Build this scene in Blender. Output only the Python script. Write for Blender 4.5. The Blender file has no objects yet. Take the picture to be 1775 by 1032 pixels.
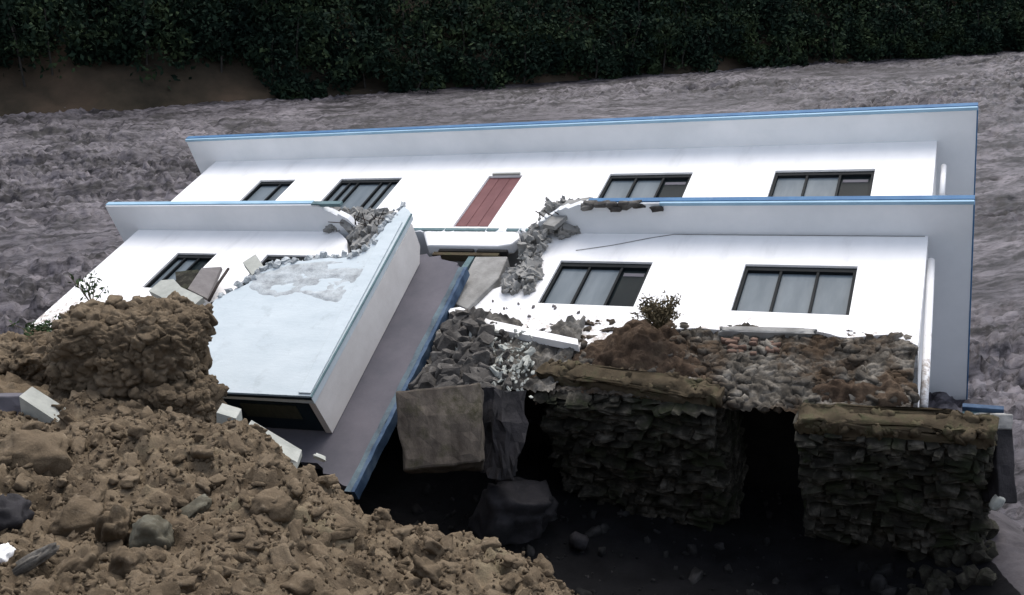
import bpy, bmesh, math, random
import numpy as np
from mathutils import Matrix, Vector, Euler
from mathutils.geometry import delaunay_2d_cdt

sc = bpy.context.scene
COL = sc.collection
rnd = random.Random(7)
nrs = np.random.RandomState(11)

# ------------------------------------------------------------------ camera
PITCH = math.radians(20.0)
CAM_H = 8.6
FOC = 1732.9            # focal length in pixels of the 1775 px wide photograph
PW, PH = 1775.0, 1032.0
cd = bpy.data.cameras.new('camera')
cam = bpy.data.objects.new('camera', cd)
COL.objects.link(cam)
cam.location = (0, 0, CAM_H)
cam.rotation_euler = (math.pi / 2 - PITCH, 0, 0)
cd.sensor_width = 36.0
cd.lens = 36.0 * FOC / PW
cd.clip_start, cd.clip_end = 0.1, 600
sc.camera = cam

# ------------------------------------------------------------------ light
SUN_EL, SUN_AZ = math.radians(62), math.radians(14)   # azimuth from +Y towards +X: the sun stands beyond the house
w = bpy.data.worlds.new('World')
sc.world = w
w.use_nodes = True
nt = w.node_tree
bg = nt.nodes['Background']
sky = nt.nodes.new('ShaderNodeTexSky')
sky.sky_type = 'NISHITA'
sky.sun_disc = False
sky.sun_elevation = SUN_EL
sky.sun_rotation = SUN_AZ
sky.air_density = 1.0
sky.dust_density = 3.0
hsv = nt.nodes.new('ShaderNodeHueSaturation')      # thin overcast: the blue of the sky is washed out
hsv.inputs['Saturation'].default_value = 0.55
nt.links.new(sky.outputs[0], hsv.inputs['Color']); nt.links.new(hsv.outputs[0], bg.inputs[0])
bg.inputs[1].default_value = 0.14
sd = bpy.data.lights.new('sun', 'SUN')
sun = bpy.data.objects.new('sun', sd)
COL.objects.link(sun)
sd.energy = 1.0
sd.angle = math.radians(60)
sd.color = (1.0, 0.965, 0.91)
sdir = Vector((math.sin(SUN_AZ) * math.cos(SUN_EL), math.cos(SUN_AZ) * math.cos(SUN_EL), math.sin(SUN_EL)))
sun.rotation_euler = (-sdir).to_track_quat('-Z', 'Y').to_euler()
sun.location = sdir * 60
sc.view_settings.view_transform = 'Standard'
sc.view_settings.look = 'None'
sc.view_settings.gamma = 1.0
sc.view_settings.exposure = 1.12

# ------------------------------------------------------------------ frames of the house and of the porch
RB = np.array([[0.9089181349812996, 0.22389082144501, 0.3517679973715552],
               [-0.03382074990668439, -0.8012556312133349, 0.5973655248879616],
               [0.4156007468446915, -0.5548534162475698, -0.7207036184871944]])
TB = np.array([7.187472037166091, 1.06314671668752, -17.26367169944187])
s_, c_ = math.sin(PITCH), math.cos(PITCH)
CW = np.array([[1, 0, 0], [0, s_, -c_], [0, c_, s_]])
CP = np.array([0, 0, CAM_H])

def ray(u, v): return np.array([(u - PW / 2) / FOC, -(v - PH / 2) / FOC, -1.0])
def rotv(a):
    a = np.array(a, float); t = np.linalg.norm(a); k = a / t
    K = np.array([[0, -k[2], k[1]], [k[2], 0, -k[0]], [-k[1], k[0], 0]])
    return np.eye(3) + math.sin(t) * K + (1 - math.cos(t)) * K @ K
RP = RB @ rotv((0.100, -0.060, 0.012))
TP = ray(540, 690) * 16.0 + np.array([-0.003, 0.02, 0])
def plane(R, T, u, v, y):
    r = R.T @ ray(u, v); o = -R.T @ T
    return o + (y - o[1]) / r[1] * r
def onB(u, v, y=0.0): return plane(RB, TB, u, v, y)
def onP(u, v, y=0.0): return plane(RP, TP, u, v, y)
def wd(u, v, d): return CW @ (ray(u, v) * d) + CP
def wz(u, v, z):
    d = CW @ ray(u, v); return CP + (z - CAM_H) / d[2] * d
def frame_matrix(R, T):
    m = Matrix((CW @ R).tolist()).to_4x4()
    m.translation = Vector(CW @ T + CP)
    return m
MB_, MP_ = frame_matrix(RB, TB), frame_matrix(RP, TP)

# ------------------------------------------------------------------ noise
def _h(ix, iy, iz, s):
    n = (ix.astype(np.int64) * 374761393 + iy.astype(np.int64) * 668265263 + iz.astype(np.int64) * 2147483647 + s * 1274126177) & 0xffffffff
    n = ((n ^ (n >> 13)) * 1274126177) & 0xffffffff
    n = ((n ^ (n >> 16)) * 2246822519) & 0xffffffff
    return ((n ^ (n >> 15)) & 0xffffff) / float(0xffffff)
def vnoise(P, s=0):
    F = np.floor(P); f = P - F; f = f * f * f * (f * (f * 6 - 15) + 10); r = 0
    for a in (0, 1):
        for b in (0, 1):
            for c in (0, 1):
                ww = (f[:, 0] if a else 1 - f[:, 0]) * (f[:, 1] if b else 1 - f[:, 1]) * (f[:, 2] if c else 1 - f[:, 2])
                r = r + ww * _h(F[:, 0] + a, F[:, 1] + b, F[:, 2] + c, s)
    return r * 2 - 1
def fbm(P, o=4, s=0, g=0.5):
    r = 0; a = 1.0; P = np.array(P, float)
    for i in range(o):
        r = r + a * vnoise(P + 17.3 * i, s + i); P = P * 2.03; a *= g
    return r
def lumps(P, size, s=0, d3=True):
    """rounded clods: height (0..1) of the nearest random dome"""
    Q = P / size; F = np.floor(Q); best = np.zeros(len(P))
    for a in (-1, 0, 1):
        for b in (-1, 0, 1):
            for c in ((-1, 0, 1) if d3 else (0,)):
                ix, iy, iz = F[:, 0] + a, F[:, 1] + b, (F[:, 2] + c if d3 else F[:, 2] * 0)
                px = ix + _h(ix, iy, iz, s); py = iy + _h(ix, iy, iz, s + 1); pz = iz + _h(ix, iy, iz, s + 2)
                r = 0.35 + 0.5 * _h(ix, iy, iz, s + 3)
                d = (Q[:, 0] - px) ** 2 + (Q[:, 1] - py) ** 2 + ((Q[:, 2] - pz) ** 2 if d3 else 0)
                best = np.maximum(best, np.sqrt(np.maximum(0, r * r - d)))
    return best

def chunks(P, size, s=0, d3=True):
    """angular broken lumps: every cell a tilted facet, dark gaps between the cells (0..about 1)"""
    Q = P / size; F = np.floor(Q); n = len(P)
    f1 = np.full(n, 9.0); f2 = np.full(n, 9.0); h = np.zeros(n)
    for a in (-1, 0, 1):
        for b in (-1, 0, 1):
            for c in ((-1, 0, 1) if d3 else (0,)):
                ix, iy, iz = F[:, 0] + a, F[:, 1] + b, (F[:, 2] + c if d3 else F[:, 2] * 0)
                dx = Q[:, 0] - ix - _h(ix, iy, iz, s); dy = Q[:, 1] - iy - _h(ix, iy, iz, s + 1)
                dz = (Q[:, 2] - iz - _h(ix, iy, iz, s + 2)) if d3 else 0 * dx
                d = np.sqrt(dx * dx + dy * dy + dz * dz)
                hh = .35 + .5 * _h(ix, iy, iz, s + 3) + .9 * (dx * (_h(ix, iy, iz, s + 4) - .5) + dy * (_h(ix, iy, iz, s + 5) - .5) + dz * (_h(ix, iy, iz, s + 6) - .5))
                new = d < f1
                f2 = np.where(new, f1, np.minimum(f2, d)); h = np.where(new, hh, h); f1 = np.where(new, d, f1)
    e = np.clip((f2 - f1) * 3.2, 0, 1)
    return h * (1 - (1 - e) ** 2)

# ------------------------------------------------------------------ materials
def mat(name, cols, scale=2.0, rough=0.8, bump=0.0, bscale=None, detail=8, spec=0.3, stretch=(1, 1, 1), pos=(0.3, 0.7), extra=None):
    m = bpy.data.materials.new(name); m.use_nodes = True
    n = m.node_tree.nodes; L = m.node_tree.links; b = n['Principled BSDF']
    tc = n.new('ShaderNodeTexCoord'); mp = n.new('ShaderNodeMapping')
    mp.inputs['Scale'].default_value = stretch
    L.new(tc.outputs['Object'], mp.inputs[0])
    nz = n.new('ShaderNodeTexNoise'); nz.inputs['Scale'].default_value = scale; nz.inputs['Detail'].default_value = detail
    nz.inputs['Roughness'].default_value = 0.65
    L.new(mp.outputs[0], nz.inputs['Vector'])
    r = n.new('ShaderNodeValToRGB'); el = r.color_ramp.elements
    while len(el) < len(cols): el.new(0.5)
    for i, c in enumerate(cols):
        el[i].position = pos[0] + (pos[1] - pos[0]) * i / max(1, len(cols) - 1)
        el[i].color = (*c, 1)
    L.new(nz.outputs['Fac'], r.inputs[0])
    out = r.outputs[0]
    if extra: out = extra(n, L, tc, out)
    L.new(out, b.inputs['Base Color'])
    b.inputs['Roughness'].default_value = rough
    b.inputs['Specular IOR Level'].default_value = spec
    if bump:
        n2 = n.new('ShaderNodeTexNoise'); n2.inputs['Scale'].default_value = bscale or scale * 6; n2.inputs['Detail'].default_value = 8
        n2.inputs['Roughness'].default_value = 0.7
        L.new(mp.outputs[0], n2.inputs['Vector'])
        bp = n.new('ShaderNodeBump'); bp.inputs['Strength'].default_value = bump; bp.inputs['Distance'].default_value = 0.05
        L.new(n2.outputs['Fac'], bp.inputs['Height']); L.new(bp.outputs[0], b.inputs['Normal'])
    return m

def mud_splash(n, L, tc, col):
    """mud thrown up on the lower part of the white walls: spots and a soft dirty hem (local z = height on the wall)"""
    sx = n.new('ShaderNodeSeparateXYZ'); L.new(tc.outputs['Object'], sx.inputs[0])
    mr = n.new('ShaderNodeMapRange'); mr.inputs[1].default_value = -1.5; mr.inputs[2].default_value = -3.3
    mr.inputs[3].default_value = 0.0; mr.inputs[4].default_value = 1.0
    L.new(sx.outputs[2], mr.inputs[0])
    nz = n.new('ShaderNodeTexNoise'); nz.inputs['Scale'].default_value = 7; nz.inputs['Detail'].default_value = 6; nz.inputs['Roughness'].default_value = 0.75
    L.new(tc.outputs['Object'], nz.inputs['Vector'])
    mu = n.new('ShaderNodeMath'); mu.operation = 'MULTIPLY_ADD'; mu.inputs[1].default_value = 0.25; 
    L.new(mr.outputs[0], mu.inputs[0]); L.new(nz.outputs['Fac'], mu.inputs[2])
    rp = n.new('ShaderNodeValToRGB'); rp.color_ramp.elements[0].position = 0.70; rp.color_ramp.elements[1].position = 0.82
    rp.color_ramp.elements[1].color = (0.8, 0.8, 0.8, 1)
    L.new(mu.outputs[0], rp.inputs[0])
    mx = n.new('ShaderNodeMix'); mx.data_type = 'RGBA'
    L.new(rp.outputs[0], mx.inputs[0]); L.new(col, mx.inputs[6]); mx.inputs[7].default_value = (0.30, 0.24, 0.19, 1)
    return mx.outputs[2]

def streaks(n, L, tc, col):
    """dark streaks along the flow: trough shade and forest reflections painted over muddy tones"""
    mp = n.new('ShaderNodeMapping'); mp.vector_type = 'TEXTURE'
    mp.inputs['Rotation'].default_value = (0, 0, math.radians(24)); mp.inputs['Scale'].default_value = (3.2, .8, 1)
    L.new(tc.outputs['Object'], mp.inputs[0])
    out = col
    for scl, p0, p1, lo in ((1.1, .40, .54, .18), (.22, .36, .62, .40), (4.5, .38, .54, .25)):
        nz = n.new('ShaderNodeTexNoise'); nz.inputs['Scale'].default_value = scl; nz.inputs['Detail'].default_value = 7; nz.inputs['Roughness'].default_value = .68
        nz.inputs['Distortion'].default_value = .6
        L.new(mp.outputs[0], nz.inputs['Vector'])
        rp = n.new('ShaderNodeValToRGB'); rp.color_ramp.elements[0].position = p0; rp.color_ramp.elements[1].position = p1
        rp.color_ramp.elements[0].color = (lo, lo, lo * 1.05, 1)
        L.new(nz.outputs['Fac'], rp.inputs[0])
        mx = n.new('ShaderNodeMix'); mx.data_type = 'RGBA'; mx.blend_type = 'MULTIPLY'; mx.inputs[0].default_value = 1
        L.new(out, mx.inputs[6]); L.new(rp.outputs[0], mx.inputs[7]); out = mx.outputs[2]
    return out
def tint(cols, scl, p0, p1):
    """a second, finer colour laid over the first in patches"""
    def f(n, L, tc, col):
        nz = n.new('ShaderNodeTexNoise'); nz.inputs['Scale'].default_value = scl; nz.inputs['Detail'].default_value = 6; nz.inputs['Roughness'].default_value = .7
        L.new(tc.outputs['Object'], nz.inputs['Vector'])
        rp = n.new('ShaderNodeValToRGB'); rp.color_ramp.elements[0].position = p0; rp.color_ramp.elements[1].position = p1
        L.new(nz.outputs['Fac'], rp.inputs[0])
        mx = n.new('ShaderNodeMix'); mx.data_type = 'RGBA'
        L.new(rp.outputs[0], mx.inputs[0]); L.new(col, mx.inputs[6]); mx.inputs[7].default_value = (*cols, 1)
        return mx.outputs[2]
    return f
M = {}
M['wall'] = mat('white_wall_paint', [(0.62, 0.61, 0.60), (0.79, 0.78, 0.77), (0.84, 0.83, 0.82)], 0.8, 0.8, 0.10, 30, spec=.1, stretch=(1.6, 1, .45), pos=(.22, .7), extra=mud_splash)
M['soffit'] = mat('soffit_paint', [(0.62, 0.64, 0.655), (0.72, 0.73, 0.745)], 0.8, 0.75, 0.05, 20, spec=.1)
M['blue'] = mat('blue_fascia_paint', [(0.035, 0.10, 0.21), (0.06, 0.155, 0.28)], 2.3, 0.6, 0.06, 25, spec=.12, extra=tint((.20, .27, .34), 2.6, .58, .78))
M['wblue'] = mat('weathered_blue_paint', [(0.016, 0.030, 0.06), (0.05, 0.085, 0.14), (0.11, 0.15, 0.20)], 2.2, 0.7, 0.15, 15, spec=.15)
M['palebl'] = mat('pale_blue_paint', [(0.22, 0.36, 0.47), (0.30, 0.45, 0.56)], 1.3, 0.55, 0.04, 25, spec=.15)
M['teal'] = mat('weathered_teal_trim', [(0.06, 0.10, 0.11), (0.13, 0.20, 0.21)], 3, 0.7, 0.1, 20, spec=.15)
M['door'] = mat('red_brown_door_paint', [(0.115, 0.046, 0.048), (0.165, 0.072, 0.073)], 1.5, 0.65, 0.05, 20, spec=.15)
M['frame'] = mat('dark_window_frame', [(0.006, 0.008, 0.009), (0.012, 0.014, 0.016)], 4, 0.6, spec=.08)
M['glass'] = mat('sky_tinted_glass', [(0.085, 0.106, 0.122), (0.135, 0.160, 0.178)], 1.1, 0.3, 0, spec=0.07, stretch=(3, 1, 0.6), detail=3)  # reflected sky painted into the pale grey-blue base colour
M['glassd'] = mat('dark_glass', [(0.006, 0.009, 0.011), (0.012, 0.017, 0.018)], 1.2, 0.15, 0, spec=0.02, detail=3)
M['concrete'] = mat('grey_concrete', [(0.16, 0.155, 0.145), (0.30, 0.295, 0.28)], 3, 0.9, 0.25, 18)
M['pale'] = mat('pale_concrete', [(0.26, 0.27, 0.245), (0.40, 0.405, 0.37)], 3, 0.9, 0.25, 18, spec=.1)
M['porch'] = mat('porch_pale_blue_render', [(0.42, 0.475, 0.50), (0.52, 0.57, 0.59)], 1.4, 0.8, 0.12, 14, spec=.1, stretch=(.6, 1, 1.6), extra=tint((.36, .40, .415), 2.3, .56, .76))
M['porchside'] = mat('porch_cream_render', [(0.50, 0.475, 0.45), (0.60, 0.575, 0.55)], 1.5, 0.8, 0.08, 14, spec=.1)
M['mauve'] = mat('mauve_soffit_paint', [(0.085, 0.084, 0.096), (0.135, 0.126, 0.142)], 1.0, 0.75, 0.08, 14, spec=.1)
M['dark'] = mat('shade_dark_interior', [(0.012, 0.012, 0.013), (0.025, 0.024, 0.023)], 2, 0.9, spec=.05)  # near-black colour stands in for shade inside and under the house
M['navy'] = mat('shade_dark_blue', [(0.008, 0.016, 0.024), (0.016, 0.026, 0.034)], 2, 0.5, spec=.15)  # shade of the porch underside put into a near-black blue
M['plaque'] = mat('plaque_bronze', [(0.03, 0.034, 0.024), (0.06, 0.06, 0.042)], 6, 0.6, stretch=(3, 1, .5))
M['soil'] = mat('brown_soil', [(0.032, 0.025, 0.017), (0.096, 0.073, 0.050), (0.155, 0.120, 0.082), (0.145, 0.126, 0.082)], 0.9, 0.95, 0.7, 22, spec=0.05, pos=(0.3, 0.72), extra=tint((.21, .168, .115), 7, .54, .72))
M['clod'] = mat('soil_clod', [(0.044, 0.034, 0.023), (0.118, 0.090, 0.061), (0.172, 0.135, 0.094)], 1.7, 0.95, 0.6, 26, spec=0.05, extra=tint((.20, .16, .115), 8, .56, .74))
M['redsoil'] = mat('red_brown_soil', [(0.026, 0.018, 0.013), (0.064, 0.045, 0.032), (0.108, 0.08, 0.056)], 2.2, 0.95, 0.7, 22, spec=0.05, extra=tint((.13, .095, .068), 6, .58, .76))
M['tan'] = mat('tan_mortar', [(0.040, 0.032, 0.021), (0.105, 0.082, 0.055)], 3, 0.95, 0.5, 16, spec=0.05, extra=tint((.045, .05, .026), 3, .5, .7))
M['stone'] = mat('dark_stone', [(0.008, 0.008, 0.006), (0.028, 0.026, 0.021), (0.11, 0.10, 0.082)], 4.2, 0.9, 0.5, 14, spec=0.1, extra=tint((.020, .024, .012), 2, .48, .66))
M['grey'] = mat('grey_stone', [(0.03, 0.028, 0.025), (0.095, 0.088, 0.078), (0.26, 0.245, 0.22)], 2.9, 0.9, 0.5, 14, spec=0.1, extra=tint((.20, .18, .15), 9, .55, .72))
M['rubblestone'] = mat('rubble_stone', [(0.03, 0.028, 0.026), (0.08, 0.074, 0.068), (0.20, 0.19, 0.175)], 2.6, 0.9, 0.5, 14, spec=0.08)
M['plinth'] = mat('dirty_rubble_masonry', [(0.03, 0.027, 0.022), (0.09, 0.08, 0.067), (0.24, 0.22, 0.19)], 2.9, 0.95, 0.6, 14, spec=.06, extra=tint((.062, .044, .030), 1.1, .46, .60))
M['pitstone'] = mat('shade_black_rubble', [(0.005, 0.005, 0.005), (0.016, 0.016, 0.016), (0.045, 0.043, 0.043)], 2.4, .85, .4, 12, spec=.08)  # stones blackened to carry the shade of the pit
M['brokenrender'] = mat('broken_grey_render', [(0.22, 0.23, 0.235), (0.38, 0.405, 0.415), (0.48, 0.515, 0.53)], 3.5, .9, .5, 12, spec=.05)
M['wteal'] = mat('flaking_teal_paint', [(0.05, 0.058, 0.07), (0.10, 0.13, 0.15), (0.13, 0.18, 0.20)], 2.2, .8, .2, 12, spec=.05)
M['mud'] = mat('grey_mauve_mud', [(0.045, 0.041, 0.044), (0.10, 0.092, 0.098)], 1.5, .9, .4, 10, spec=.08)
M['brick'] = mat('broken_brick', [(0.10, 0.065, 0.05), (0.17, 0.115, 0.09)], 4, 0.95, 0.4, 14, spec=.05)
M['boulder'] = mat('purple_grey_boulder', [(0.015, 0.015, 0.016), (0.042, 0.039, 0.042)], 2, 0.85, 0.5, 9, spec=.1)
M['olive'] = mat('olive_grey_rock', [(0.040, 0.037, 0.027), (0.075, 0.068, 0.05), (0.15, 0.145, 0.115)], 4, 0.85, 0.4, 10, spec=.1)
M['river'] = mat('muddy_river_water', [(0.105, 0.096, 0.106), (0.185, 0.168, 0.181)], 0.7, 0.6, 0.6, 4, spec=0.12, extra=streaks)
M['hill'] = mat('far_bank_soil', [(0.014, 0.013, 0.010), (0.036, 0.029, 0.021), (0.064, 0.046, 0.033)], 0.25, 0.95, 0.4, 3, spec=0.05)
M['leaf'] = mat('forest_leaves', [(0.003, 0.007, 0.007), (0.012, 0.022, 0.014), (0.045, 0.062, 0.026)], 0.45, 0.85, spec=0.04, pos=(0.3, 0.72))
M['bark'] = mat('tree_bark', [(0.02, 0.02, 0.018), (0.055, 0.05, 0.045)], 3, 0.9, spec=.05)
M['weed'] = mat('weed_leaves', [(0.025, 0.045, 0.018), (0.06, 0.09, 0.04)], 5, 0.7, spec=.1)
M['dry'] = mat('dry_twigs', [(0.06, 0.05, 0.03), (0.13, 0.105, 0.065)], 5, 0.9, spec=.05)
M['wood'] = mat('grey_board', [(0.14, 0.128, 0.125), (0.20, 0.185, 0.18)], 3, 0.85, 0.2, 12, stretch=(1, 1, 6), spec=.1)
M['rust'] = mat('dark_rusty_bar', [(0.025, 0.022, 0.022), (0.06, 0.047, 0.04)], 6, 0.8, spec=.1)
M['pitsoil'] = mat('shade_black_mud', [(0.004, 0.004, 0.0045), (0.011, 0.011, 0.012)], 1.6, 0.85, 0.5, 9, spec=0.06)  # pit shade painted into the mud as near-black

# ------------------------------------------------------------------ mesh helpers
def tag(o, label=None, cat=None, group=None, kind=None):
    if label: o['label'] = label
    if cat: o['category'] = cat
    if group: o['group'] = group
    if kind: o['kind'] = kind
    return o
def empty(name, mw, label, cat, group=None):
    o = bpy.data.objects.new(name, None); COL.objects.link(o)
    o.empty_display_size = 0.3
    o.matrix_world = mw
    return tag(o, label, cat, group)
def bevel(o, wdt=0.01, seg=2):
    b = o.modifiers.new('bevel', 'BEVEL'); b.width = wdt; b.segments = seg; b.limit_method = 'ANGLE'
    return o

_ico = {}
def ico(n):
    if n not in _ico:
        bm = bmesh.new(); bmesh.ops.create_icosphere(bm, subdivisions=n, radius=1.0)
        bm.verts.ensure_lookup_table()
        _ico[n] = (np.array([v.co[:] for v in bm.verts]), np.array([[v.index for v in f.verts] for f in bm.faces]))
        bm.free()
    return _ico[n]

class MB:
    def __init__(self): self.v = []; self.f = []; self.n = 0
    def add(self, V, F):
        V = np.asarray(V, float); self.v.append(V); self.f += [[int(i) + self.n for i in q] for q in F]; self.n += len(V)
        return self
    def hexa(self, P):
        """P: 8 corners, bottom 0-3 counterclockwise, top 4-7"""
        return self.add(P, [(3, 2, 1, 0), (4, 5, 6, 7), (0, 1, 5, 4), (1, 2, 6, 5), (2, 3, 7, 6), (3, 0, 4, 7)])
    def box(self, a, b, m=None, jit=0.0):
        x0, y0, z0 = a; x1, y1, z1 = b
        P = np.array([(x0, y0, z0), (x1, y0, z0), (x1, y1, z0), (x0, y1, z0), (x0, y0, z1), (x1, y0, z1), (x1, y1, z1), (x0, y1, z1)], float)
        if jit: P = P + nrs.uniform(-jit, jit, P.shape)
        if m is not None: P = P @ np.array(m.to_3x3()).T + np.array(m.translation)
        return self.hexa(P)
    def prism(self, pts, t0, t1, axes=(0, 2, 1), holes=()):
        """extrude a 2-D outline (with holes) lying in axes[0], axes[1] along axes[2] from t0 to t1"""
        loops = [list(map(lambda p: (float(p[0]), float(p[1])), pts))] + [[(float(p[0]), float(p[1])) for p in h] for h in holes]
        co, ed = [], []
        for lp in loops:
            k = len(co); co += lp; ed += [(k + i, k + (i + 1) % len(lp)) for i in range(len(lp))]
        vv, ee, ff, *_ = delaunay_2d_cdt([Vector(c) for c in co], ed, [], 1, 1e-6)
        def inside(q, lp):
            r = False
            for i in range(len(lp)):
                (xa, ya), (xb, yb) = lp[i], lp[i - 1]
                if (ya > q[1]) != (yb > q[1]) and q[0] < (xb - xa) * (q[1] - ya) / (yb - ya) + xa: r = not r
            return r
        tri = []
        for f in ff:
            c = sum((vv[i] for i in f), Vector((0, 0))) / len(f)
            if inside(c, loops[0]) and not any(inside(c, h) for h in loops[1:]): tri.append(list(f))
        n = len(vv)
        V = np.zeros((2 * n, 3))
        for i, p in enumerate(vv):
            for k, t in ((0, t0), (1, t1)):
                V[i + k * n, axes[0]] = p[0]; V[i + k * n, axes[1]] = p[1]; V[i + k * n, axes[2]] = t
        F = [list(t) for t in tri] + [[i + n for i in reversed(t)] for t in tri]
        cnt = {}
        for t in tri:
            for i in range(len(t)):
                e = (t[i], t[(i + 1) % len(t)]); cnt[e] = 1
        for (a, b) in cnt:
            if (b, a) not in cnt: F.append([b, a, a + n, b + n])
        return self.add(V, F)
    def rock(self, c, size, rot=None, sub=2, rough=0.25, sharp=0.6, seed=None, freq=1.4):
        V, F = ico(sub)
        s = rnd.randrange(9999) if seed is None else seed
        P = np.sign(V) * np.abs(V) ** sharp
        P = P / np.max(np.abs(P), axis=0)
        P = P * (1 + rough * fbm(V * freq + s * 3.1, 3, s)[:, None])
        P = P * (np.array(size) / 2)
        E = Euler(rot if rot is not None else (rnd.uniform(0, 6), rnd.uniform(0, 6), rnd.uniform(0, 6)))
        P = P @ np.array(E.to_matrix()).T + np.array(c)
        return self.add(P, F)
    def tube(self, pts, r, seg=6, r1=None):
        pts = [Vector(p) for p in pts]; r1 = r if r1 is None else r1; V = []; F = []
        for i, p in enumerate(pts):
            d = (pts[min(i + 1, len(pts) - 1)] - pts[max(i - 1, 0)]).normalized()
            a = d.cross(Vector((0.31, 0.2, 0.93))).normalized(); b = d.cross(a)
            rr = r + (r1 - r) * i / max(1, len(pts) - 1)
            for k in range(seg):
                t = 2 * math.pi * k / seg
                V.append(p + a * math.cos(t) * rr + b * math.sin(t) * rr)
        for i in range(len(pts) - 1):
            for k in range(seg):
                q = i * seg; F.append((q + k, q + (k + 1) % seg, q + seg + (k + 1) % seg, q + seg + k))
        F.append(tuple(range(seg))[::-1]); F.append(tuple((len(pts) - 1) * seg + k for k in range(seg)))
        return self.add([tuple(v) for v in V], F)
    def build(self, name, m, parent=None, smooth=False, fix=True):
        me = bpy.data.meshes.new(name)
        me.from_pydata(np.concatenate(self.v).tolist(), [], self.f)
        me.validate()
        if fix:
            bm = bmesh.new(); bm.from_mesh(me); bmesh.ops.recalc_face_normals(bm, faces=bm.faces); bm.to_mesh(me); bm.free()
        if smooth: me.polygons.foreach_set('use_smooth', [True] * len(me.polygons))
        me.materials.append(m)
        o = bpy.data.objects.new(name, me); COL.objects.link(o)
        if parent is not None: o.parent = parent
        return o

def wear(o, amp=.012, cuts=24, seed=3, freq=5.0):
    """cut a long piece across and knock its straight edges about a little"""
    bm = bmesh.new(); bm.from_mesh(o.data)
    L = max(e.calc_length() for e in bm.edges)
    bmesh.ops.subdivide_edges(bm, edges=[e for e in bm.edges if e.calc_length() > L * .6], cuts=cuts, use_grid_fill=True)
    P = np.array([v.co[:] for v in bm.verts])
    D = np.stack([fbm(P * freq + 11 * k + seed, 3, seed + k) for k in range(3)], 1) * amp
    for v, d in zip(bm.verts, D): v.co += Vector(d)
    bm.to_mesh(o.data); bm.free(); return o

def grid_mesh(name, X, Y, Z, m, keep=None):
    """X, Y, Z: 2-D arrays"""
    r, c = X.shape
    V = np.stack([X.ravel(), Y.ravel(), Z.ravel()], 1)
    i = (np.arange(r - 1)[:, None] * c + np.arange(c - 1)[None, :]).ravel()
    F = np.stack([i, i + 1, i + c + 1, i + c], 1)
    if keep is not None: F = F[keep.ravel()[F].all(1)]
    me = bpy.data.meshes.new(name)
    me.vertices.add(len(V)); me.vertices.foreach_set('co', V.ravel())
    me.loops.add(F.size); me.loops.foreach_set('vertex_index', F.ravel())
    me.polygons.add(len(F)); me.polygons.foreach_set('loop_start', np.arange(len(F)) * 4)
    me.polygons.foreach_set('loop_total', np.full(len(F), 4)); me.polygons.foreach_set('use_smooth', np.ones(len(F), bool))
    me.update(calc_edges=True); me.validate()
    me.materials.append(m)
    o = bpy.data.objects.new(name, me); COL.objects.link(o)
    return o

# ================================================================== SETTING
# far shore line: through two points where the river meets the far bank
SA, SB = wz(0, 206, 0)[:2], wz(1775, 88, 0)[:2]
SD = (SB - SA) / np.linalg.norm(SB - SA)          # flow direction
SN = np.array([-SD[1], SD[0]])                    # away from us
def shore(P): return (P - SA) @ SN                # >0 beyond the far shore

# --- ground on our side: control heights (x, y, z)
ctrl = [(-4.17, 11, 2.9), (-2.65, 10.5, 2.78), (-1.77, 10, 2.6), (-1.5, 9.7, 2.35), (-.94, 9.5, 2.22), (-.23, 9.2, 2.15), (.75, 8.95, 1.8), (1.3, 8.5, 1.6),
        (-3.75, 12.0, 1.2), (-2.2, 11.6, .3), (-1.1, 11.0, -.1), (-.6, 10.6, -.1), (0, 10.4, -.3), (.8, 10.1, -.3), (1.6, 9.2, .3),
        (-6.3, 11, 2.9), (-8.5, 11, 2.8), (-12, 11, 2.6), (-4, 6.5, 3.8), (-1, 6.5, 3.65), (1.3, 6.5, 2.6), (-8, 6.5, 4.0), (-14, 6, 4.2),
        (0, 1, 6.9), (-4, 1, 6.9), (4, 1, 6.0), (-10, 1, 6.9), (3.6, 5, 1.3), (4, 8.2, .3), (2, 11.5, -.6), (4, 12, -.6), (6, 11, -.2), (0, 13, -.6), (-2, 13.5, -.5), (5.6, 12.6, -.3), (6.9, 11, .4), (7.2, 13.2, .4),
        (3, 9, .1), (3, 10.3, -.3), (5, 10, -.1), (5.2, 11.2, -.35), (6.4, 8, .35), (6.8, 9.5, .4), (8.0, 10, -.4), (8.6, 13, -.45), (8, 5, 0), (7.1, 12.2, .4), (5, 14, -.6), (2, 15, -.6), (0, 16, -.5), (-3, 15, -.3), (7.3, 15, -.3),
        (-5.6, 12.3, 2.75), (-6.9, 13.2, 2.55), (-4.7, 12.6, 2.3), (-5.2, 14.3, 1.6), (-7.5, 15, 1.75), (-8.6, 16.4, 1.75), (-6.6, 16.2, 1.6), (-10.5, 16.5, 1.7), (-14, 16.5, 1.5),
        (-4.2, 15.5, .3), (-9.2, 18.6, -.35), (-6.6, 18.2, -.35), (-12, 18.8, -.4), (-4, 17.5, -.35), (0, 19, -.5), (6, 18, -.5), (-15, 20, -.5), (12, 12, -.6), (12, 6, -.6), (14, 1, 0),
        (-90, 15, 1.5), (-90, 22, -.8), (90, 10, -.8), (90, -20, 5), (-90, -20, 7), (0, -20, 7.5), (20, -2, 2.5), (60, 22, -.8)]
K = np.array(ctrl, float)
def phi(d2): return np.sqrt(d2 + 0.12)
A = phi(((K[:, None, :2] - K[None, :, :2]) ** 2).sum(2))
n_ = len(K)
AA = np.zeros((n_ + 1, n_ + 1)); AA[:n_, :n_] = A; AA[:n_, n_] = 1; AA[n_, :n_] = 1
WK = np.linalg.solve(AA, np.append(K[:, 2], 0))
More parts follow.
